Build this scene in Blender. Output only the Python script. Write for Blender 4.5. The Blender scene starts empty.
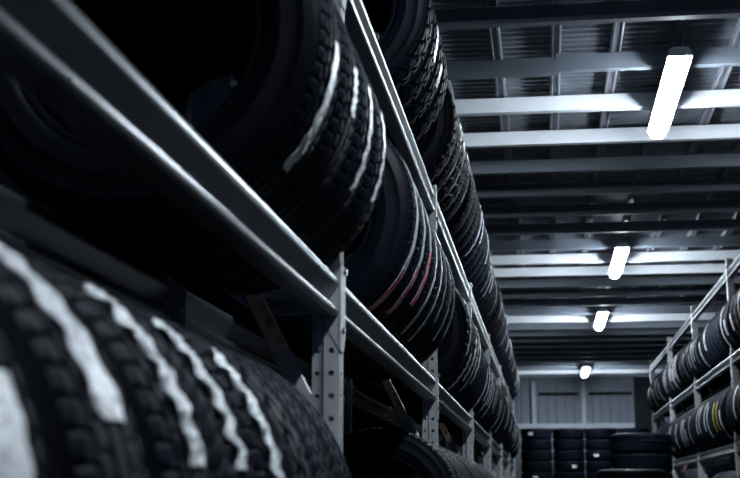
import bpy, bmesh, math, random
from mathutils import Vector, Matrix
rnd = random.Random(7)
PI = math.pi
S = bpy.context.scene
C = S.collection
ZC = 1.2                       # eye height above the floor

# ------------------------------------------------------------------ materials
def new_mat(name):
    m = bpy.data.materials.new(name); m.use_nodes = True
    nt = m.node_tree; b = nt.nodes['Principled BSDF']
    return m, nt, b

def steel(name, col, rough=.38, metal=.7, spots=.25, rust=0.0):
    m, nt, b = new_mat(name); N = nt.nodes; L = nt.links
    tc = N.new('ShaderNodeTexCoord')
    n1 = N.new('ShaderNodeTexNoise'); n1.inputs['Scale'].default_value = 9; n1.inputs['Detail'].default_value = 6
    L.new(tc.outputs['Object'], n1.inputs['Vector'])
    rp = N.new('ShaderNodeValToRGB')
    rp.color_ramp.elements[0].position = .3; rp.color_ramp.elements[1].position = .72
    c0 = [c * (1 - spots) for c in col]
    rp.color_ramp.elements[0].color = (*c0, 1); rp.color_ramp.elements[1].color = (*col, 1)
    L.new(n1.outputs['Fac'], rp.inputs['Fac'])
    out = rp.outputs['Color']
    if rust:
        n3 = N.new('ShaderNodeTexNoise'); n3.inputs['Scale'].default_value = 22; n3.inputs['Detail'].default_value = 8
        L.new(tc.outputs['Object'], n3.inputs['Vector'])
        r3 = N.new('ShaderNodeValToRGB'); r3.color_ramp.elements[0].position = 1 - rust; r3.color_ramp.elements[1].position = min(1, 1 - rust + .12)
        L.new(n3.outputs['Fac'], r3.inputs['Fac'])
        mx = N.new('ShaderNodeMix'); mx.data_type = 'RGBA'
        L.new(r3.outputs['Color'], mx.inputs[0]); L.new(out, mx.inputs[6]); mx.inputs[7].default_value = (.42, .20, .10, 1)
        out = mx.outputs[2]
    L.new(out, b.inputs['Base Color'])
    b.inputs['Metallic'].default_value = metal
    mr = N.new('ShaderNodeMapRange'); mr.inputs[3].default_value = rough - .03; mr.inputs[4].default_value = rough + .08
    L.new(n1.outputs['Fac'], mr.inputs[0]); L.new(mr.outputs[0], b.inputs['Roughness'])
    return m

def rubber(name, col, rough, bump, spec=.2):
    m, nt, b = new_mat(name); N = nt.nodes; L = nt.links
    tc = N.new('ShaderNodeTexCoord')
    n1 = N.new('ShaderNodeTexNoise'); n1.inputs['Scale'].default_value = 14; n1.inputs['Detail'].default_value = 8
    L.new(tc.outputs['Object'], n1.inputs['Vector'])
    rp = N.new('ShaderNodeValToRGB')
    rp.color_ramp.elements[0].position = .35; rp.color_ramp.elements[1].position = .8
    rp.color_ramp.elements[0].color = (*col, 1); rp.color_ramp.elements[1].color = (*[c * 1.9 for c in col], 1)
    L.new(n1.outputs['Fac'], rp.inputs['Fac']); L.new(rp.outputs['Color'], b.inputs['Base Color'])
    mr = N.new('ShaderNodeMapRange'); mr.inputs[3].default_value = rough - .1; mr.inputs[4].default_value = rough + .12
    L.new(n1.outputs['Fac'], mr.inputs[0]); L.new(mr.outputs[0], b.inputs['Roughness'])
    b.inputs['Specular IOR Level'].default_value = spec
    n2 = N.new('ShaderNodeTexNoise'); n2.inputs['Scale'].default_value = 120; n2.inputs['Detail'].default_value = 3
    L.new(tc.outputs['Object'], n2.inputs['Vector'])
    bp = N.new('ShaderNodeBump'); bp.inputs['Strength'].default_value = bump; bp.inputs['Distance'].default_value = .003
    L.new(n2.outputs['Fac'], bp.inputs['Height']); L.new(bp.outputs[0], b.inputs['Normal'])
    return m

def paper(name, ink, ink_amt, u_from=0.0, base=(.80, .83, .86), rough=.33):
    """adhesive tread strip; UV u runs along the strip, v across it"""
    m, nt, b = new_mat(name); N = nt.nodes; L = nt.links
    tc = N.new('ShaderNodeTexCoord'); sp = N.new('ShaderNodeSeparateXYZ'); L.new(tc.outputs['UV'], sp.inputs[0])
    mp = N.new('ShaderNodeMapping'); mp.inputs['Scale'].default_value = (46, 7, 1); L.new(tc.outputs['UV'], mp.inputs['Vector'])
    vo = N.new('ShaderNodeTexNoise'); vo.inputs['Scale'].default_value = 1; vo.inputs['Detail'].default_value = 1
    L.new(mp.outputs[0], vo.inputs['Vector'])
    gt = N.new('ShaderNodeMath'); gt.operation = 'GREATER_THAN'; gt.inputs[1].default_value = 1 - ink_amt
    L.new(vo.outputs['Fac'], gt.inputs[0])
    # printing only inside the margins and beyond u_from
    a = N.new('ShaderNodeMath'); a.operation = 'SUBTRACT'; a.inputs[1].default_value = .5; L.new(sp.outputs['Y'], a.inputs[0])
    ab = N.new('ShaderNodeMath'); ab.operation = 'ABSOLUTE'; L.new(a.outputs[0], ab.inputs[0])
    lt = N.new('ShaderNodeMath'); lt.operation = 'LESS_THAN'; lt.inputs[1].default_value = .36; L.new(ab.outputs[0], lt.inputs[0])
    g2 = N.new('ShaderNodeMath'); g2.operation = 'GREATER_THAN'; g2.inputs[1].default_value = u_from; L.new(sp.outputs['X'], g2.inputs[0])
    m1 = N.new('ShaderNodeMath'); m1.operation = 'MULTIPLY'; L.new(gt.outputs[0], m1.inputs[0]); L.new(lt.outputs[0], m1.inputs[1])
    m2 = N.new('ShaderNodeMath'); m2.operation = 'MULTIPLY'; L.new(m1.outputs[0], m2.inputs[0]); L.new(g2.outputs[0], m2.inputs[1])
    mx = N.new('ShaderNodeMix'); mx.data_type = 'RGBA'; mx.inputs[7].default_value = (*ink, 1)
    mb = N.new('ShaderNodeMapping'); mb.inputs['Scale'].default_value = (34, 4, 1); L.new(tc.outputs['UV'], mb.inputs['Vector'])
    nb = N.new('ShaderNodeTexNoise'); nb.inputs['Scale'].default_value = 1; nb.inputs['Detail'].default_value = 4; L.new(mb.outputs[0], nb.inputs['Vector'])
    rb = N.new('ShaderNodeValToRGB'); rb.color_ramp.elements[0].position = .36; rb.color_ramp.elements[1].position = .56
    rb.color_ramp.elements[0].color = (*[c * .38 for c in base], 1); rb.color_ramp.elements[1].color = (*base, 1)
    L.new(nb.outputs['Fac'], rb.inputs['Fac']); L.new(rb.outputs['Color'], mx.inputs[6])
    L.new(m2.outputs[0], mx.inputs[0]); L.new(mx.outputs[2], b.inputs['Base Color'])
    b.inputs['Roughness'].default_value = rough
    n2 = N.new('ShaderNodeTexNoise'); n2.inputs['Scale'].default_value = 70; n2.inputs['Detail'].default_value = 3
    L.new(tc.outputs['Object'], n2.inputs['Vector'])
    bp = N.new('ShaderNodeBump'); bp.inputs['Strength'].default_value = .9; bp.inputs['Distance'].default_value = .005
    L.new(n2.outputs['Fac'], bp.inputs['Height']); L.new(bp.outputs[0], b.inputs['Normal'])
    return m

def flat(name, col, rough=.7, nscale=5, var=.25, metal=0.0, spec=.5):
    m, nt, b = new_mat(name); N = nt.nodes; L = nt.links
    tc = N.new('ShaderNodeTexCoord')
    n1 = N.new('ShaderNodeTexNoise'); n1.inputs['Scale'].default_value = nscale; n1.inputs['Detail'].default_value = 8
    L.new(tc.outputs['Object'], n1.inputs['Vector'])
    rp = N.new('ShaderNodeValToRGB')
    rp.color_ramp.elements[0].position = .3; rp.color_ramp.elements[1].position = .75
    rp.color_ramp.elements[0].color = (*[c * (1 - var) for c in col], 1); rp.color_ramp.elements[1].color = (*col, 1)
    L.new(n1.outputs['Fac'], rp.inputs['Fac']); L.new(rp.outputs['Color'], b.inputs['Base Color'])
    b.inputs['Specular IOR Level'].default_value = spec; b.inputs['Roughness'].default_value = rough; b.inputs['Metallic'].default_value = metal
    return m

M = {}
M['beam'] = steel('rack_steel', (.185, .20, .22), .27, .78, .12)
M['post'] = steel('galvanised_post', (.43, .44, .45), .42, .40, .3)
M['brace'] = steel('rusty_brace', (.85, .62, .46), .6, .0, .15, rust=.40)
M['side'] = rubber('sidewall_rubber', (.0009, .0020, .0044), .48, .10, .08)
M['tread'] = rubber('tread_rubber', (.0014, .0028, .0058), .60, .12, .06)
M['white'] = paper('white_strip', (.35, .37, .40), .36, 0, (.74, .76, .79))
M['yellow'] = paper('yellow_strip', (.25, .22, .04), .38, 0, (.80, .66, .05))
M['dull'] = paper('grey_strip', (.10, .11, .13), .42, 0, (.33, .37, .42))
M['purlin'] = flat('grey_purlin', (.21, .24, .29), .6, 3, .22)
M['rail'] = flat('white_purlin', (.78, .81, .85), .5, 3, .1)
M['sheet'] = steel('roof_sheet', (.22, .245, .285), .45, .3, .35)
M['rib'] = steel('roof_rib', (.24, .26, .30), .45, .3, .3)
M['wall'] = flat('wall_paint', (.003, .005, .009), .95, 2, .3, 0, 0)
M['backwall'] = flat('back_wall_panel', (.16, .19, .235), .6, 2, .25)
M['pale'] = flat('pale_trim', (.38, .42, .48), .5, 2, .2)
M['dark'] = flat('dark_steel', (.009, .012, .018), .6, 3, .2, 0, .1)
M['floor'] = flat('concrete_floor', (.05, .052, .058), .6, 3, .35)
M['housing'] = flat('lamp_housing', (.55, .58, .62), .5, 3, .1)
m, nt, b = new_mat('lamp_diffuser')
b.inputs['Base Color'].default_value = (.9, .95, 1, 1)
b.inputs['Emission Color'].default_value = (.80, .905, 1.0, 1)
b.inputs['Emission Strength'].default_value = 200
M['lamp'] = m

# ------------------------------------------------------------------ helpers
def link(name, me, parent=None, loc=(0, 0, 0), rot=(0, 0, 0)):
    o = bpy.data.objects.new(name, me); C.objects.link(o)
    o.location = loc; o.rotation_euler = rot
    if parent: o.parent = parent
    return o

def mesh(name, verts, faces, mat, smooth=None, uvs=None):
    me = bpy.data.meshes.new(name); me.from_pydata(verts, [], faces); me.materials.append(mat)
    if uvs:
        uvl = me.uv_layers.new(name='UVMap')
        for lp in me.loops: uvl.data[lp.index].uv = uvs[lp.vertex_index]
    me.update()
    if smooth is not None:
        me.polygons.foreach_set('use_smooth', [True] * len(me.polygons))
        me.set_sharp_from_angle(angle=math.radians(smooth))
    return me

def fix(me):
    bm = bmesh.new(); bm.from_mesh(me); bmesh.ops.recalc_face_normals(bm, faces=bm.faces); bm.to_mesh(me); bm.free(); return me

def boxes(name, bs, mat, bevel=0.0):
    V, F = [], []
    for x0, x1, y0, y1, z0, z1 in bs:
        k = len(V)
        V += [(x0, y0, z0), (x1, y0, z0), (x1, y1, z0), (x0, y1, z0), (x0, y0, z1), (x1, y0, z1), (x1, y1, z1), (x0, y1, z1)]
        F += [tuple(k + i for i in f) for f in ((0, 3, 2, 1), (4, 5, 6, 7), (0, 1, 5, 4), (1, 2, 6, 5), (2, 3, 7, 6), (3, 0, 4, 7))]
    me = mesh(name, V, F, mat)
    if bevel:
        bm = bmesh.new(); bm.from_mesh(me)
        bmesh.ops.bevel(bm, geom=bm.edges[:], offset=bevel, segments=2, affect='EDGES')
        bm.to_mesh(me); bm.free()
    return me

def extrude_y(name, prof, y0, y1, mat, smooth=None):
    """prof: closed (x,z) outline, extruded along y"""
    n = len(prof)
    V = [(x, y0, z) for x, z in prof] + [(x, y1, z) for x, z in prof]
    F = [(i, (i + 1) % n, n + (i + 1) % n, n + i) for i in range(n)] + [tuple(range(n))[::-1], tuple(range(n, 2 * n))]
    return fix(mesh(name, V, F, mat, smooth))

def structure(o): o['kind'] = 'structure'; return o

# ------------------------------------------------------------------ tyre meshes
R0, W0 = .325, .205
def carcass_mesh(name, seg):
    P = [(-.070, .2045), (-.076, .200), (-.086, .2025), (-.0895, .209), (-.0885, .214), (-.0945, .219), (-.0985, .227), (-.0995, .232), (-.1020, .246),
         (-.1030, .2485), (-.1030, .2515), (-.1020, .254), (-.1015, .272), (-.0990, .286), (-.1000, .288), (-.0990, .290), (-.0955, .300), (-.0900, .3085), (-.0860, .3125)]
    Q = [(.078, .3105), (.070, .309), (.0, .311), (-.070, .309)]          # under the tread band
    In = [(-.090, .290), (-.0945, .262), (-.086, .225)]
    prof = P + [(-y, r) for y, r in reversed(P)]
    inner = [(.086, .225), (.0945, .262), (.090, .288), (.070, .302), (0, .304), (-.070, .302), (-.090, .288), (-.0945, .262), (-.086, .225)]
    prof = prof + inner
    n = len(prof); V, F = [], []
    for i in range(seg):
        a = 2 * PI * i / seg; c, s = math.cos(a), math.sin(a)
        V += [(r * c, y, r * s) for y, r in prof]
    for i in range(seg):
        j = (i + 1) % seg
        for k in range(n):
            l = (k + 1) % n
            F.append((i * n + k, i * n + l, j * n + l, j * n + k))
    return fix(mesh(name, V, F, M['side'], 40))

def tread_mesh(name, seg, kind):
    """block tread as real relief.  pitch = repeats around the tyre"""
    if kind == 'road':   grooves, gw, pitch, dep = [-.054, -.019, .019, .054], .0085, seg // 6, .0075
    elif kind == 'vee':  grooves, gw, pitch, dep = [-.045, 0, .045], .009, seg // 6, .0080
    else:                grooves, gw, pitch, dep = [-.046, .0, .046], .0075, seg // 12, .0090
    zig = kind == 'block'
    cols = [-.0885, -.086, -.0825]
    e = .0016
    for g in grooves: cols += [g - gw / 2 - e, g - gw / 2, g + gw / 2, g + gw / 2 + e]
    cols += [.0825, .086, .0885]
    # fill long gaps
    cs = []
    for a, b_ in zip(cols, cols[1:]):
        cs.append(a); n = int((b_ - a) / .0075)
        cs += [a + (b_ - a) * k / (n + 1) for k in range(1, n + 1)]
    cs.append(cols[-1])
    V, F = [], []
    n = len(cs)
    spp = seg / pitch
    for i in range(seg):
        a = 2 * PI * i / seg
        for y in cs:
            yy = abs(y)
            r = R0 - .55 * y * y - (max(0, yy - .068) * 24) ** 2 * .045
            base = min(r - dep, .3155)
            if yy > .0875: V.append((r * 0 + .307 * math.cos(a), y, .307 * math.sin(a))); continue
            if yy > .085: r = .3145
            ph = i / spp
            d = 0
            gy = y
            if zig: gy = y + .005 * (1 if (ph * 2) % 2 < 1 else -1) * (1 if yy < .07 else 0)
            for g in grooves:
                if abs(gy - g) <= gw / 2 + 1e-6: d = 1
            if not d:
                if kind == 'road':
                    rib = sum(1 for g in grooves if y > g)
                    sh = [0, .5, .25, .5, 0][rib] + y * 6 * (1 if rib != 2 else -1)
                    if rib in (0, 4): d = .5 if (ph + sh) % 1 < .2 else 0
                    elif rib == 2: d = .0
                    else: d = .35 if (ph + sh) % 1 < .18 else 0
                elif kind == 'vee':
                    sh = yy * 26
                    d = .9 if (ph + sh) % 1 < (.2 if yy < .045 else .26) else 0
                else:
                    rib = sum(1 for g in grooves if y > g)
                    sh = [0, .5, .0, .5][rib] + y * (9 if rib % 2 else -9)
                    f = (ph + sh) % 1
                    d = 1 if f < .17 else 0
            rr = r - dep * d if yy < .084 else r - .5 * dep * d
            V.append((rr * math.cos(a), y, rr * math.sin(a)))
    for i in range(seg):
        j = (i + 1) % seg
        for k in range(n - 1): F.append((i * n + k, i * n + k + 1, j * n + k + 1, j * n + k))
    # inner skin closing the band
    b0 = len(V)
    for i in range(seg):
        a = 2 * PI * i / seg
        V.append((.306 * math.cos(a), -.0885, .306 * math.sin(a))); V.append((.306 * math.cos(a), .0885, .306 * math.sin(a)))
    for i in range(seg):
        j = (i + 1) % seg
        F.append((b0 + 2 * i, b0 + 2 * j, b0 + 2 * j + 1, b0 + 2 * i + 1))
        F.append((i * n, j * n, b0 + 2 * j, b0 + 2 * i)); F.append((i * n + n - 1, b0 + 2 * i + 1, b0 + 2 * j + 1, j * n + n - 1))
    return fix(mesh(name, V, F, M['tread'], 28))

CAR = {'hi': carcass_mesh('carcass', 160), 'lo': carcass_mesh('carcass_far', 72)}
TR = {}
for k in ('road', 'vee', 'block'):
    TR[k, 'hi'] = tread_mesh('tread_' + k, 432, k)
    TR[k, 'lo'] = tread_mesh('tread_' + k + '_far', 288, k)

def strip_mesh(a0, a1, yc, w, mat, rough=0.0, seed=0):
    """label stuck round the tread from angle a0 to a1 (degrees below / above the aisle side)"""
    rr = random.Random(seed); n = max(8, int(abs(a1 - a0) * 1.2)); V, uv = [], []
    ph = [rr.uniform(0, 6) for _ in range(6)]
    na = 4
    for i in range(n + 1):
        t = i / n; a = math.radians(a0 + (a1 - a0) * t)
        e0 = rough * (.5 * math.sin(t * 19 + ph[0]) + .5 * math.sin(t * 37 + ph[1]))
        e1 = rough * (.5 * math.sin(t * 17 + ph[2]) + .5 * math.sin(t * 41 + ph[3]))
        l = yc - w / 2 + e0; h = yc + w / 2 + e1
        for k in range(na + 1):
            y = l + (h - l) * k / na
            r = R0 - .55 * y * y - (max(0, abs(y) - .068) * 24) ** 2 * .045 + .0012 + (rough * .35 * (1 + math.sin(t * 33 + k * 1.7 + ph[4])))
            V.append((r * math.cos(a), y, r * math.sin(a))); uv.append((t, k / na))
    m_ = len(V)
    V += [(x * .9972, y, z * .9972) for x, y, z in V]; uv += uv[:]
    F = []
    q = na + 1
    for i in range(n):
        for k in range(na):
            a = i * q + k; F.append((a, a + 1, a + q + 1, a + q)); F.append((m_ + a, m_ + a + q, m_ + a + q + 1, m_ + a + 1))
        for k in (0, na):
            a = i * q + k; F.append((a, a + q, m_ + a + q, m_ + a))
    for i in (0, n):
        for k in range(na): a = i * q + k; F.append((a, a + 1, m_ + a + 1, m_ + a))
    return fix(mesh('paper_strip', V, F, M[mat], 60, uv))

ORD = ['', 'first', 'second', 'third', 'fourth', 'fifth', 'sixth', 'seventh', 'eighth', 'ninth', 'tenth', 'eleventh', 'twelfth', 'thirteenth', 'fourteenth', 'fifteenth', 'sixteenth']

def make_tyre(x, y, z, kind, lod, label, group, flip=False, strip=None, scale=1.0, wscale=1.0, lean=(0, 0), flatlay=False, roll=None):
    roll = rnd.uniform(0, 2 * PI) if roll is None else roll
    o = bpy.data.objects.new('tyre', CAR[lod]); C.objects.link(o)
    Rz = Matrix.Rotation(PI if flip else 0, 4, 'Z')
    Ln = Matrix.Rotation(lean[0], 4, 'Z') @ Matrix.Rotation(lean[1], 4, 'X')
    Ry = Matrix.Rotation(roll, 4, 'Y')
    Fl = Matrix.Rotation(PI / 2, 4, 'X') if flatlay else Matrix.Identity(4)
    Sc = Matrix.Diagonal((scale, wscale, scale, 1))
    o.matrix_world = Matrix.Translation((x, y, z)) @ Fl @ Ln @ Rz @ Ry @ Sc
    t = bpy.data.objects.new('tread', TR[kind, lod]); C.objects.link(t); t.parent = o
    if strip:
        s = bpy.data.objects.new('paper_strip', strip); C.objects.link(s); s.parent = o
        s.rotation_euler = (0, -roll, 0)
        s['label'] = strip.get('look', 'white paper strip')
    o['label'] = label; o['category'] = 'tyre'; o['group'] = group
    return o

def strip(*a, look='white paper strip', **k):
    m_ = strip_mesh(*a, **k); m_['look'] = look; return m_

# ------------------------------------------------------------------ racks
TIER = {1: -.330 + ZC, 2: .480 + ZC, 3: 1.285 + ZC, 4: 2.085 + ZC}      # beam tops
BH = .090
BX, BD = -.450, .045            # aisle face and depth of the front beam (rack-local x, aisle towards +x)
BACK = -.875                    # outer face of the back beam

def beam_profile(x0, sgn, top):
    pts = [(-.045, -.0005), (-.0448, 0), (-.020, 0), (-.016, 0), (-.008, -.0012), (-.003, -.004), (-.0006, -.009), (0, -.014), (-.0006, -.020), (-.003, -.024), (-.0055, -.0275), (-.0070, -.0292), (-.0335, -.0665), (-.0345, -.0690), (-.0335, -.0705), (-.006, -.0712), (-.0006, -.074), (0, -.079), (-.001, -.085), (-.004, -.089), (-.009, -.090), (-.011, -.0901), (-.0448, -.0901), (-.045, -.0895)]
    return [(x0 + sgn * x, top + z) for x, z in pts]

def post_mesh(name, height, sx):
    path = [(-.062, -.018), (-.039, -.018), (-.034, -.029), (0, -.029), (0, .029), (-.034, .029), (-.039, .018), (-.062, .018)]
    holed = {0: .0055, 2: .0068, 3: .0070, 4: .0068, 6: .0055}
    V, F = [], []
    n = round(height / .05); step = height / n
    for s_, ((xa, ya), (xb, yb)) in enumerate(zip(path, path[1:])):
        if s_ not in holed:
            k = len(V); V += [(xa * sx, ya, 0), (xb * sx, yb, 0), (xb * sx, yb, n * step), (xa * sx, ya, n * step)]; F.append((k, k + 1, k + 2, k + 3)); continue
        L_ = math.hypot(xb - xa, yb - ya); hr = holed[s_]
        def P(u, z): return ((xa + (xb - xa) * u / L_) * sx, ya + (yb - ya) * u / L_, z)
        for q in range(n):
            z0 = q * step; zc = z0 + step / 2; k = len(V)
            sq = [(0, z0), (L_ / 2, z0), (L_, z0), (L_, zc), (L_, z0 + step), (L_ / 2, z0 + step), (0, z0 + step), (0, zc)]
            V += [P(u, z) for u, z in sq]
            V += [P(L_ / 2 + hr * math.cos(PI * (1.25 + i * .25)), zc + hr * math.sin(PI * (1.25 + i * .25))) for i in range(8)]
            F += [(k + i, k + (i + 1) % 8, k + 8 + (i + 1) % 8, k + 8 + i) for i in range(8)]
    me = mesh(name, V, F, M['post'])
    bm = bmesh.new(); bm.from_mesh(me); bmesh.ops.remove_doubles(bm, verts=bm.verts, dist=1e-5)
    bmesh.ops.recalc_face_normals(bm, faces=bm.faces); bm.to_mesh(me); bm.free()
    return me

def bar_mesh(name, p, q, w, t, mat):
    """flat channel bar between two points (x,z) in the plane y=0, thickness t along y"""
    p, q = Vector((p[0], 0, p[1])), Vector((q[0], 0, q[1])); d = (q - p).normalized(); nrm = Vector((-d.z, 0, d.x)) * w / 2
    V = []
    for yy in (-t / 2, t / 2):
        V += [tuple(p + nrm + Vector((0, yy, 0))), tuple(q + nrm + Vector((0, yy, 0))), tuple(q - nrm + Vector((0, yy, 0))), tuple(p - nrm + Vector((0, yy, 0)))]
    F = [(0, 1, 2, 3), (7, 6, 5, 4), (0, 4, 5, 1), (1, 5, 6, 2), (2, 6, 7, 3), (3, 7, 4, 0)]
    return fix(mesh(name, V, F, mat))

def cyl_x(name, r, l, mat, n=6, x0=0):
    V = [(x0, r * math.cos(2 * PI * i / n), r * math.sin(2 * PI * i / n)) for i in range(n)] + [(x0 + l, r * .9 * math.cos(2 * PI * i / n), r * .9 * math.sin(2 * PI * i / n)) for i in range(n)]
    F = [(i, (i + 1) % n, n + (i + 1) % n, n + i) for i in range(n)] + [tuple(range(n))[::-1], tuple(range(n, 2 * n))]
    return fix(mesh(name, V, F, mat))

def make_rack(label, x_off, flip, posts, tiers, top_h):
    root = bpy.data.objects.new('storage_rack', None); C.objects.link(root)
    root.location = (x_off, posts[0], 0); root.rotation_euler = (0, 0, PI if flip else 0)
    root['label'] = label; root['category'] = 'rack'; root['group'] = 'steel tyre racks'
    sy = -1 if flip else 1
    pf = post_mesh('post', top_h, 1); pb = post_mesh('post_back', top_h, -1)
    foot = boxes('foot_plate', [(-.085, .025, -.05, .05, 0, .006)], M['post'])
    plate_front = None
    # connector plate: bent plate hugging the post face with a chamfered lower corner
    pl = [(-.034, .030), (.034, .030), (.034, -.13), (.012, -.165), (-.034, -.165)]
    V = [(0, y, z) for y, z in pl] + [(.003, y, z) for y, z in pl]
    n = len(pl); F = [(i, (i + 1) % n, n + (i + 1) % n, n + i) for i in range(n)] + [tuple(range(n))[::-1], tuple(range(n, 2 * n))]
    V2 = [(-.024, -.0325, .02), (.001, -.0325, .028), (.001, -.0325, -.165), (-.024, -.0325, -.12)]
    k = len(V); V += V2 + [(x, y + .0025, z) for x, y, z in V2]
    F += [(k, k + 1, k + 2, k + 3), (k + 7, k + 6, k + 5, k + 4), (k, k + 4, k + 5, k + 1), (k + 1, k + 5, k + 6, k + 2), (k + 2, k + 6, k + 7, k + 3), (k + 3, k + 7, k + 4, k)]
    plate = fix(mesh('connector_plate', V, F, M['post']))
    bolt = cyl_x('bolt', .009, .007, M['beam'])
    hooks = []
    for i, py in enumerate(posts):
        ly = (py - posts[0]) * sy
        a = link('post', pf, root, (BX, ly, 0)); a2 = link('post', pb, root, (BACK, ly, 0))
        for p_ in (a, a2):
            md = p_.modifiers.new('thick', 'SOLIDIFY'); md.thickness = .0022; md.offset = 0
        link('foot_plate', foot, a); f2 = link('foot_plate', foot, a2); f2.scale = (-1, 1, 1)
        # zig-zag bracing between front and back post
        z = .02; side = 0
        while z + .68 < top_h:
            xa, xb = (BX - .045, BACK + .045)
            p, q = ((xa, z), (xb, z + .66)) if side == 0 else ((xb, z), (xa, z + .66))
            rusty = (abs(z - 1.44) < .2)
            br = link('brace', bar_mesh('brace', p, q, .034, .030, M['brace'] if (side == 0) else M['post']), root, (0, ly, 0))
            if side == 0:
                br['label'] = 'rust-brown steel brace'
                d = Vector((q[0] - p[0], q[1] - p[1])); d.normalize()
                e = (p[0] + d.x * .2, p[1] + d.y * .2)
                link('brace_end', bar_mesh('brace_end', p, e, .037, .033, M['post']), br)
            z += .66; side = 1 - side
        # plates on the aisle side
        for t in tiers:
            cp = link('connector_plate', plate, root, (BX + .0015, ly, TIER[t]))
            link('bolt', bolt, cp, (.003, .012, .018)); link('bolt', bolt, cp, (.003, -.012, -.118))
    for i in range(len(posts) - 1):
        L_ = (posts[i + 1] - posts[i])
        y0 = min(posts[i] - posts[0], posts[i + 1] - posts[0]) * 1
        a, b_ = sorted(((posts[i] - posts[0]) * sy, (posts[i + 1] - posts[0]) * sy))
        for t in tiers:
            nm = 'beam'
            f = link('beam', extrude_y('beam_front', beam_profile(BX, 1, TIER[t]), a + .031, b_ - .031, M['beam'], 35), root)
            g = link('beam', extrude_y('beam_back', beam_profile(BACK + BD, 1, TIER[t]), a + .031, b_ - .031, M['beam'], 35), root)
    return root

postsL = [.235, 2.935, 5.60, 8.30, 11.0, 13.7, 16.4, 19.1]
postsR = [9.5, 12.65, 15.8, 19.0, 22.2]
make_rack('long steel rack close to the viewer with three shelves of tyres', 0, False, postsL, (1, 2, 3), 1.285 + ZC)
XR = 1.71 - .450               # the other rack is the same one turned round
make_rack('steel rack across the aisle, its top shelf beams empty', XR, True, postsR, (1, 2, 3, 4), 2.085 + ZC + .10)

# ------------------------------------------------------------------ tyres on the racks
XT = (BX - BD + BACK + BD) / 2           # between front and back beam
HG = abs((BX - BD) - (BACK + BD)) / 2
def zc(tier, R): return TIER[tier] + math.sqrt(R * R - HG * HG) + .0015
SH = {1: 'lower shelf', 2: 'middle shelf', 3: 'top shelf'}
STR = {}
WH = [strip(-30 + d, 10 + d2, yy, w, 'white', rough=.004, seed=s) for s, (d, d2, yy, w) in enumerate([(0, 0, .0, .03), (-15, -8, .02, .024), (8, 10, -.02, .026), (-8, 16, .01, .02), (5, -12, -.01, .034)])]
WR = [strip(-34 + d, 22 + d2, yy, w, 'white', rough=.004, seed=s) for s, (d, d2, yy, w) in enumerate([(0, 0, .0, .045), (-12, -18, .02, .040), (14, 10, -.02, .05), (-8, 6, .01, .036), (8, -22, -.01, .06)])]
DU = [strip(-38, 14, .012, .022, 'dull', look='grey paper strip', rough=.003, seed=21), strip(-30, 30, -.012, .018, 'dull', look='grey paper strip', rough=.003, seed=22)]
YE = [strip(-28, 22, .0, .030, 'yellow', look='yellow paper strip', rough=.002, seed=31)]

def post_word(y, posts, idx):
    pass

def look_of(kind, st):
    base = {'road': 'black ribbed tyre', 'vee': 'black arrow-tread tyre', 'block': 'black chunky tyre'}[kind]
    if st is None: return base
    l = st.get('look', 'white paper strip')
    return base + (' with red-printed strip' if 'red' in l else ' with white strip' if l.startswith('white') else ' with grey strip' if l.startswith('grey') else ' with yellow strip' if l.startswith('yellow') else ' with red-printed strip')

count = {}
def clear(side, tier, y):
    """a tyre cannot stand in the plane of an upright frame: move it to the far side of the post"""
    if side == 'L' and tier == 3: return y
    for p in (postsL if side == 'L' else postsR):
        if abs(y - p) < .148: return p + .148
    return y
def place(side, tier, y, kind, st, scale=1.0, lean=None, w=1.0, jx=None):
    posts = postsL if side == 'L' else postsR
    R = R0 * scale
    vis = [p for p in posts if p > (1 if side == 'L' else 10)]
    k = sum(1 for p in vis if p < y)
    key = (side, tier, k); count[key] = count.get(key, 0) + 1
    rackname = 'near rack' if side == 'L' else 'rack across aisle'
    where = f'{ORD[count[key]]} beyond {ORD[k]} post' if k else f'{ORD[count[key]]} before first post'
    lab = f'{look_of(kind, st)}, {where}, {SH[tier]}, {rackname}'
    assert len(lab.split()) <= 20, lab
    grp = f'tyres on the {SH[tier]} of the {rackname}'
    lean = lean or (rnd.uniform(-.025, .025), rnd.uniform(-.012, .012))
    x = XT if side == 'L' else XR - XT
    lod = 'hi' if (side == 'L' and y < 7.6) else 'lo'
    z = zc(tier, R)
    return make_tyre(x, y, z, kind, lod, lab, grp, side == 'R', st, scale, w, lean)

# -- near rack, lower shelf: seven tyres whose strips catch the light, then a gap
near = [(.835, 'road', strip(-6, 24, .0, .075, 'white', rough=.002, seed=40)),
        (1.078, 'road', strip(20, 66, .0, .062, 'white', rough=.005, seed=41)),
        (1.312, 'road', strip(14, 52, .0, .042, 'white', rough=.011, seed=42)),
        (1.518, 'vee', strip(14, 50, -.008, .036, 'white', rough=.010, seed=43)),
        (1.724, 'road', strip(12, 47, -.012, .040, 'white', rough=.010, seed=44)),
        (1.930, 'block', None), (2.136, 'vee', None), (2.342, 'vee', strip(-16, 9, .0, .040, 'white', rough=.006, seed=45))]
for y, k, st in near: place('L', 1, y, k, st, lean=(0, 0))
def fill(side, tier, y0, y1, pitch, kinds, pstrip, gaps=(7, 10, .22), scales=(1.0,), strips=None, pre=None):
    y = y0; n = 0; run = rnd.randint(*gaps[:2]); kind = rnd.choice(kinds); sc = rnd.choice(scales)
    while y < y1:
        y = clear(side, tier, y)
        if y >= y1: break
        st = None
        if rnd.random() < pstrip: st = rnd.choice(strips or WH)
        place(side, tier, y, kind, st, sc)
        y += pitch + rnd.uniform(-.004, .006); n += 1
        if n >= run:
            n = 0; run = rnd.randint(*gaps[:2]); y += rnd.uniform(.04, gaps[2]); kind = rnd.choice(kinds); sc = rnd.choice(scales)
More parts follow.
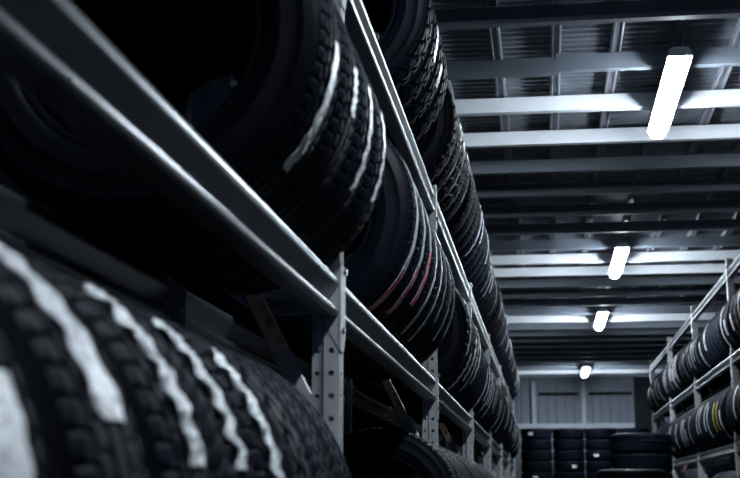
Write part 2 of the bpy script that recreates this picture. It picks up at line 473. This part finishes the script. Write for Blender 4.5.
for i in range(6): place('L', 1, 5.42 + i * .216 + (.112 if i else 0), 'road', WH[i % 5] if i in (1, 2, 4) else None, lean=(0, 0))
fill('L', 1, 7.05, 10.4, .232, ['road', 'vee', 'block'], .4)
# -- near rack, middle shelf
g1 = [(2.13, strip(-43, -1, .004, .036, 'white', rough=.003, seed=50)), (2.352, strip(-12, 4, .004, .036, 'white', rough=.005, seed=51)),
      (2.574, strip(-29, 10, .008, .032, 'white', rough=.004, seed=52)), (2.795, strip(-24, 12, .010, .028, 'white', rough=.003, seed=53))]
for y, st in g1: place('L', 2, y, 'road', st, lean=(0, 0), w=1.05)
redk = dict(look='grey strip with red print')
for i in range(8):
    if i < 3:
        a1, ar = [(-56, -28), (-48, -21), (-36, -5)][i]; a0 = 28
        M['red%d' % i] = paper('red_print_strip', (.80, .0, .02), .60, (a0 - ar) / (a0 - a1), (.50, .54, .60), .65)
        st = strip(a0, a1, [.0, .006, .0][i], .052, 'red%d' % i, look='strip with red print', rough=.002, seed=60 + i)
    elif i < 5: st = strip(-50, 12, .01, .045, 'dull', look='grey paper strip', rough=.002, seed=60 + i)
    else: st = DU[i % 2]
    place('L', 2, 3.57 + i * .213, 'road', st, lean=(0, 0))
for i in range(5): place('L', 2, 6.17 + i * .216, ['block', 'road', 'road', 'vee', 'road'][i], [strip(-22, 26, -.03, .030, 'white', rough=.006, seed=91), strip(-52, -16, .0, .05, 'white', rough=.008, seed=92), strip(-38, 2, .0, .06, 'white', rough=.008, seed=93), WR[1], WR[0]][i], lean=(0, 0))
fill('L', 2, 7.40, 19.0, .236, ['road', 'vee', 'block'], .5, scales=(1.0, .97), strips=WH + DU)
# -- near rack, top shelf
for i in range(4): place('L', 3, 4.14 + i * .215, 'block', [None, strip(-18, 3, .0, .05, 'white', rough=.004, seed=71), strip(-23, -9, .0, .05, 'white', rough=.004, seed=72), None][i], lean=(0, 0))
for i in range(5): place('L', 3, 5.46 + i * .215, ['block', 'road', 'block', 'block', 'road'][i], [None, DU[0], WH[3], None, DU[1]][i], lean=(0, 0), scale=.985)
fill('L', 3, 6.70, 19.0, .236, ['block', 'road', 'vee'], .45, scales=(1.0, .96), strips=WH + DU)
# -- rack across the aisle
fill('R', 3, 10.35, 22.0, .240, ['road', 'vee', 'block'], .62, strips=WR + WR + DU, scales=(1.0, .97))
fill('R', 1, 10.35, 14.6, .240, ['road', 'block'], .5, strips=WH + DU)
y = 10.35; i = 0
while y < 22.0:
    y = clear('R', 2, y)
    st = YE[0] if i in (10, 11) else (rnd.choice(WR) if rnd.random() < .6 else None)
    place('R', 2, y, ['road', 'vee'][(i // 7) % 2], st); y += .24 + (.1 if i % 9 == 8 else 0); i += 1

# ------------------------------------------------------------------ tyres lying flat in stacks
def stack(x, y, n, desc, kinds, sc, strips, group, jit=.002):
    for k in range(n):
        z = W0 / 2 * 1.0 + k * (W0 + .001)
        st = strips(k) if strips else None
        top = n - k
        lk = {'road': 'flat-lying black ribbed tyre', 'vee': 'flat-lying black arrow-tread tyre', 'block': 'flat-lying black chunky tyre'}[kinds[k % len(kinds)]]
        lab = f'{lk}, {ORD[top]} from the top of {desc}'
        a = -PI / 2
        o = make_tyre(x + rnd.uniform(-jit, jit), y + rnd.uniform(-jit, jit), z, kinds[k % len(kinds)], 'lo', lab, group, False, st, sc, 1.0, (0, 0), True)
stack(1.00, 14.65, 9, 'the taller aisle stack', ['road', 'road', 'vee'], 1.0, None, 'tyres in the aisle stacks')
stack(.77, 12.75, 7, 'the shorter aisle stack', ['road'], 1.0, None, 'tyres in the aisle stacks')
small = [strip_mesh(a - 9, a + 9, .0, .055, 'white', rough=.004, seed=80 + i) for i, a in enumerate((72, 95, 110))]
for s_ in small: s_['look'] = 'white paper sticker'
for j, (x, nm) in enumerate([(-.20, 'first back-wall stack'), (.42, 'second back-wall stack'), (1.03, 'third back-wall stack'), (1.66, 'fourth back-wall stack')]):
    stack(x, 26.2, 12, nm, ['road'], .93, lambda k: small[(j + k) % 3] if (j * 5 + k * 3) % 4 == 1 else None, 'tyres stacked by the back wall')

# ------------------------------------------------------------------ building
X0, X1, Y0, Y1 = -1.75, 3.1, -4.0, 27.4
ZP = 2.33 + ZC                  # underside of the purlins
structure(link('floor', boxes('floor', [(X0, X1, Y0, Y1, -.12, 0)], M['floor'])))
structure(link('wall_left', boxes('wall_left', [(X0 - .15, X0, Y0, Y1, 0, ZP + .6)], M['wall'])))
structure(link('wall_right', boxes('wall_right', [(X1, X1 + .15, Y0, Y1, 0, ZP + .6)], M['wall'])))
# back wall: cladding with shallow vertical folds
prof = []
x = X0; zz = 0
V, F = [], []
pts = []
while x < X1 + .01:
    pts += [(x, 0), (x + .13, 0), (x + .145, .012), (x + .165, .012)]; x += .18
n = len(pts)
V = [(a, Y1 + b_, 0) for a, b_ in pts] + [(a, Y1 + b_, ZP + .6) for a, b_ in pts] + [(a, Y1 + .1, 0) for a, b_ in pts] + [(a, Y1 + .1, ZP + .6) for a, b_ in pts]
for i in range(n - 1): F += [(i, i + 1, n + i + 1, n + i), (2 * n + i, 3 * n + i, 3 * n + i + 1, 2 * n + i + 1)]
structure(link('wall_back', fix(mesh('wall_back', V, F, M['backwall']))))
yw = Y1 - .001
k = 1
def trim(name, me):
    return structure(link(name, me))
trim('trim_1', boxes('ledge', [(-1.2, 1.75, yw - .16, yw, 1.33 + ZC, 1.43 + ZC)], M['pale'], .01))
for i, xx in enumerate((-.24, .76)):
    trim(f'trim_{2+i}', boxes('wall_post', [(xx - .04, xx + .04, yw - .07, yw, 1.43 + ZC, 2.28 + ZC)], M['pale'], .006))
trim('trim_4', boxes('door_rail', [(-.14, .66, yw - .05, yw, 2.00 + ZC, 2.06 + ZC)], M['dark']))
trim('trim_5', boxes('door_rail', [(.86, 1.72, yw - .05, yw, 2.00 + ZC, 2.06 + ZC)], M['dark']))
trim('trim_6', boxes('column', [(1.76, 2.12, yw - .30, yw - .02, 0, ZP)], M['dark'], .01))

# roof sheet: ripples across the hall, real thickness
def roof_sheet():
    V, F = [], []
    zb = ZP + .155; per = .080; st = 8; n = int((Y1 - Y0) / per * st)
    for i in range(n + 1):
        y = Y0 + i * per / st; ph = (i % st) / st
        h = .013 * max(-1, min(1, 1.6 * math.sin(2 * PI * ph)))
        V += [(X0, y, zb + h), (X1, y, zb + h), (X0, y, zb + h + .004), (X1, y, zb + h + .004)]
    for i in range(n):
        a = i * 4; b_ = a + 4
        F += [(a, a + 1, b_ + 1, b_), (a + 2, b_ + 2, b_ + 3, a + 3)]
    return fix(mesh('ceiling', V, F, M['sheet']))
structure(link('ceiling', roof_sheet()))
# longitudinal ribs hanging just under the sheet
tn = 10
xr = .104 - .329 * 5
while xr < X1 - .05:
    w = .030
    pr = [(xr - w, ZP + .150), (xr - w, ZP + .100), (xr - w + .012, ZP + .096), (xr - w + .016, ZP + .108), (xr + w - .016, ZP + .108), (xr + w - .012, ZP + .096), (xr + w, ZP + .100), (xr + w, ZP + .150)]
    trim(f'trim_{tn}', extrude_y('roof_rib', pr, Y0, Y1, M['rib'])); tn += 1
    xr += .329
# purlins across the hall
y = 6.405 - .79 * 13; k = -13
while y < Y1 - .1:
    h = .092
    pr = [(0, 0), (.055, 0), (.055, .014), (.052, .014), (.052, .003), (.003, .003), (.003, h - .003), (.055, h - .003), (.055, h), (0, h)]
    def purlin(xa, xb, dy=0, dz=0, mat='purlin'):
        n = len(pr)
        V = [(xa, y + dy + a, ZP + dz + b_) for a, b_ in pr] + [(xb, y + dy + a, ZP + dz + b_) for a, b_ in pr]
        F = [(i, (i + 1) % n, n + (i + 1) % n, n + i) for i in range(n)] + [tuple(range(n))[::-1], tuple(range(n, 2 * n))]
        return fix(mesh('purlin', V, F, M[mat]))
    if k == 1:
        trim(f'trim_{tn}', purlin(X0, .12, -.012, -.018)); tn += 1
        trim(f'trim_{tn}', purlin(.10, X1)); tn += 1
        trim(f'trim_{tn}', boxes('splice_plate', [(.10, .19, y - .014, y - .001, ZP - .012, ZP + .098)], M['purlin'])); tn += 1
    else:
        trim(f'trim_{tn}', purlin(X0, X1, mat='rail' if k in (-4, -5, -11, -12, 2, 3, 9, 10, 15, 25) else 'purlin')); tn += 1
    y += .79; k += 1

# ------------------------------------------------------------------ lamps
def lamp_meshes():
    L2 = .76
    hs = [(-.052, .008), (-.064, .000), (-.066, .003), (-.058, .030), (-.040, .052), (.040, .052), (.058, .030), (.066, .003), (.064, .000), (.052, .008)]
    housing = extrude_y('housing', hs, -L2, L2, M['housing'])
    ds = [(-.046, .0085), (-.047, -.012), (-.040, -.030), (-.020, -.040), (.020, -.040), (.040, -.030), (.047, -.012), (.046, .0085)]
    diff = extrude_y('diffuser', ds, -L2 + .008, L2 - .008, M['lamp'])
    cap = extrude_y('end_cap', [(-.055, .030), (-.055, -.002), (.055, -.002), (.055, .030)], 0, .012, M['housing'])
    clip = boxes('hanger_bracket', [(-.02, .02, -.015, .015, .050, .105)], M['post'])
    return housing, diff, cap, clip
hm, dm, cm, bm_ = lamp_meshes()
lamps = [(-3.2, 'unseen'), (2.3, ''), (7.60, 'largest lit tube lamp under the roof, first along the aisle'), (13.15, 'second lit tube lamp along the aisle roof, half the size'),
         (17.62, 'small lit tube lamp, third along the aisle roof'), (25.05, 'smallest lit tube lamp, closest to the back wall')]
ZL = 2.265 + ZC
for y, lab in lamps:
    r = bpy.data.objects.new('ceiling_lamp', None); C.objects.link(r); r.location = (.745, y, ZL)
    r['label'] = lab if len(lab) > 8 else ('lit tube lamp over the aisle beside the near tyres' if y > 0 else 'lit tube lamp over the aisle behind the viewer')
    r['category'] = 'lamp'; r['group'] = 'tube lamps along the aisle'
    link('housing', hm, r); link('diffuser', dm, r)
    link('end_cap', cm, r, (0, -.772, 0)); link('end_cap', cm, r, (0, .76, 0))
    link('hanger_bracket', bm_, r, (0, -.55, -.0)); link('hanger_bracket', bm_, r, (0, .55, 0))

# ------------------------------------------------------------------ world, camera
w = bpy.data.worlds.new('night'); S.world = w; w.use_nodes = True
bg = w.node_tree.nodes['Background']; bg.inputs[0].default_value = (.08, .19, .50, 1); bg.inputs[1].default_value = .28

cam = bpy.data.cameras.new('camera'); co = bpy.data.objects.new('camera', cam); C.objects.link(co)
f = 1333.0
phi = math.atan(257 / f); psi = math.atan(178 / f * math.cos(phi))
cam.sensor_width = 36; cam.lens = f / 740 * 36
co.location = (0, 0, ZC)
co.rotation_euler = (PI / 2 + phi, 0, psi)
cam.clip_start = .05; cam.clip_end = 100
cam.dof.use_dof = True; cam.dof.focus_distance = 4.9; cam.dof.aperture_fstop = 5.8
S.camera = co
S.view_settings.view_transform = 'Standard'; S.view_settings.look = 'None'; S.view_settings.gamma = 1
S.view_settings.use_curve_mapping = False
S.view_settings.exposure = 0.0
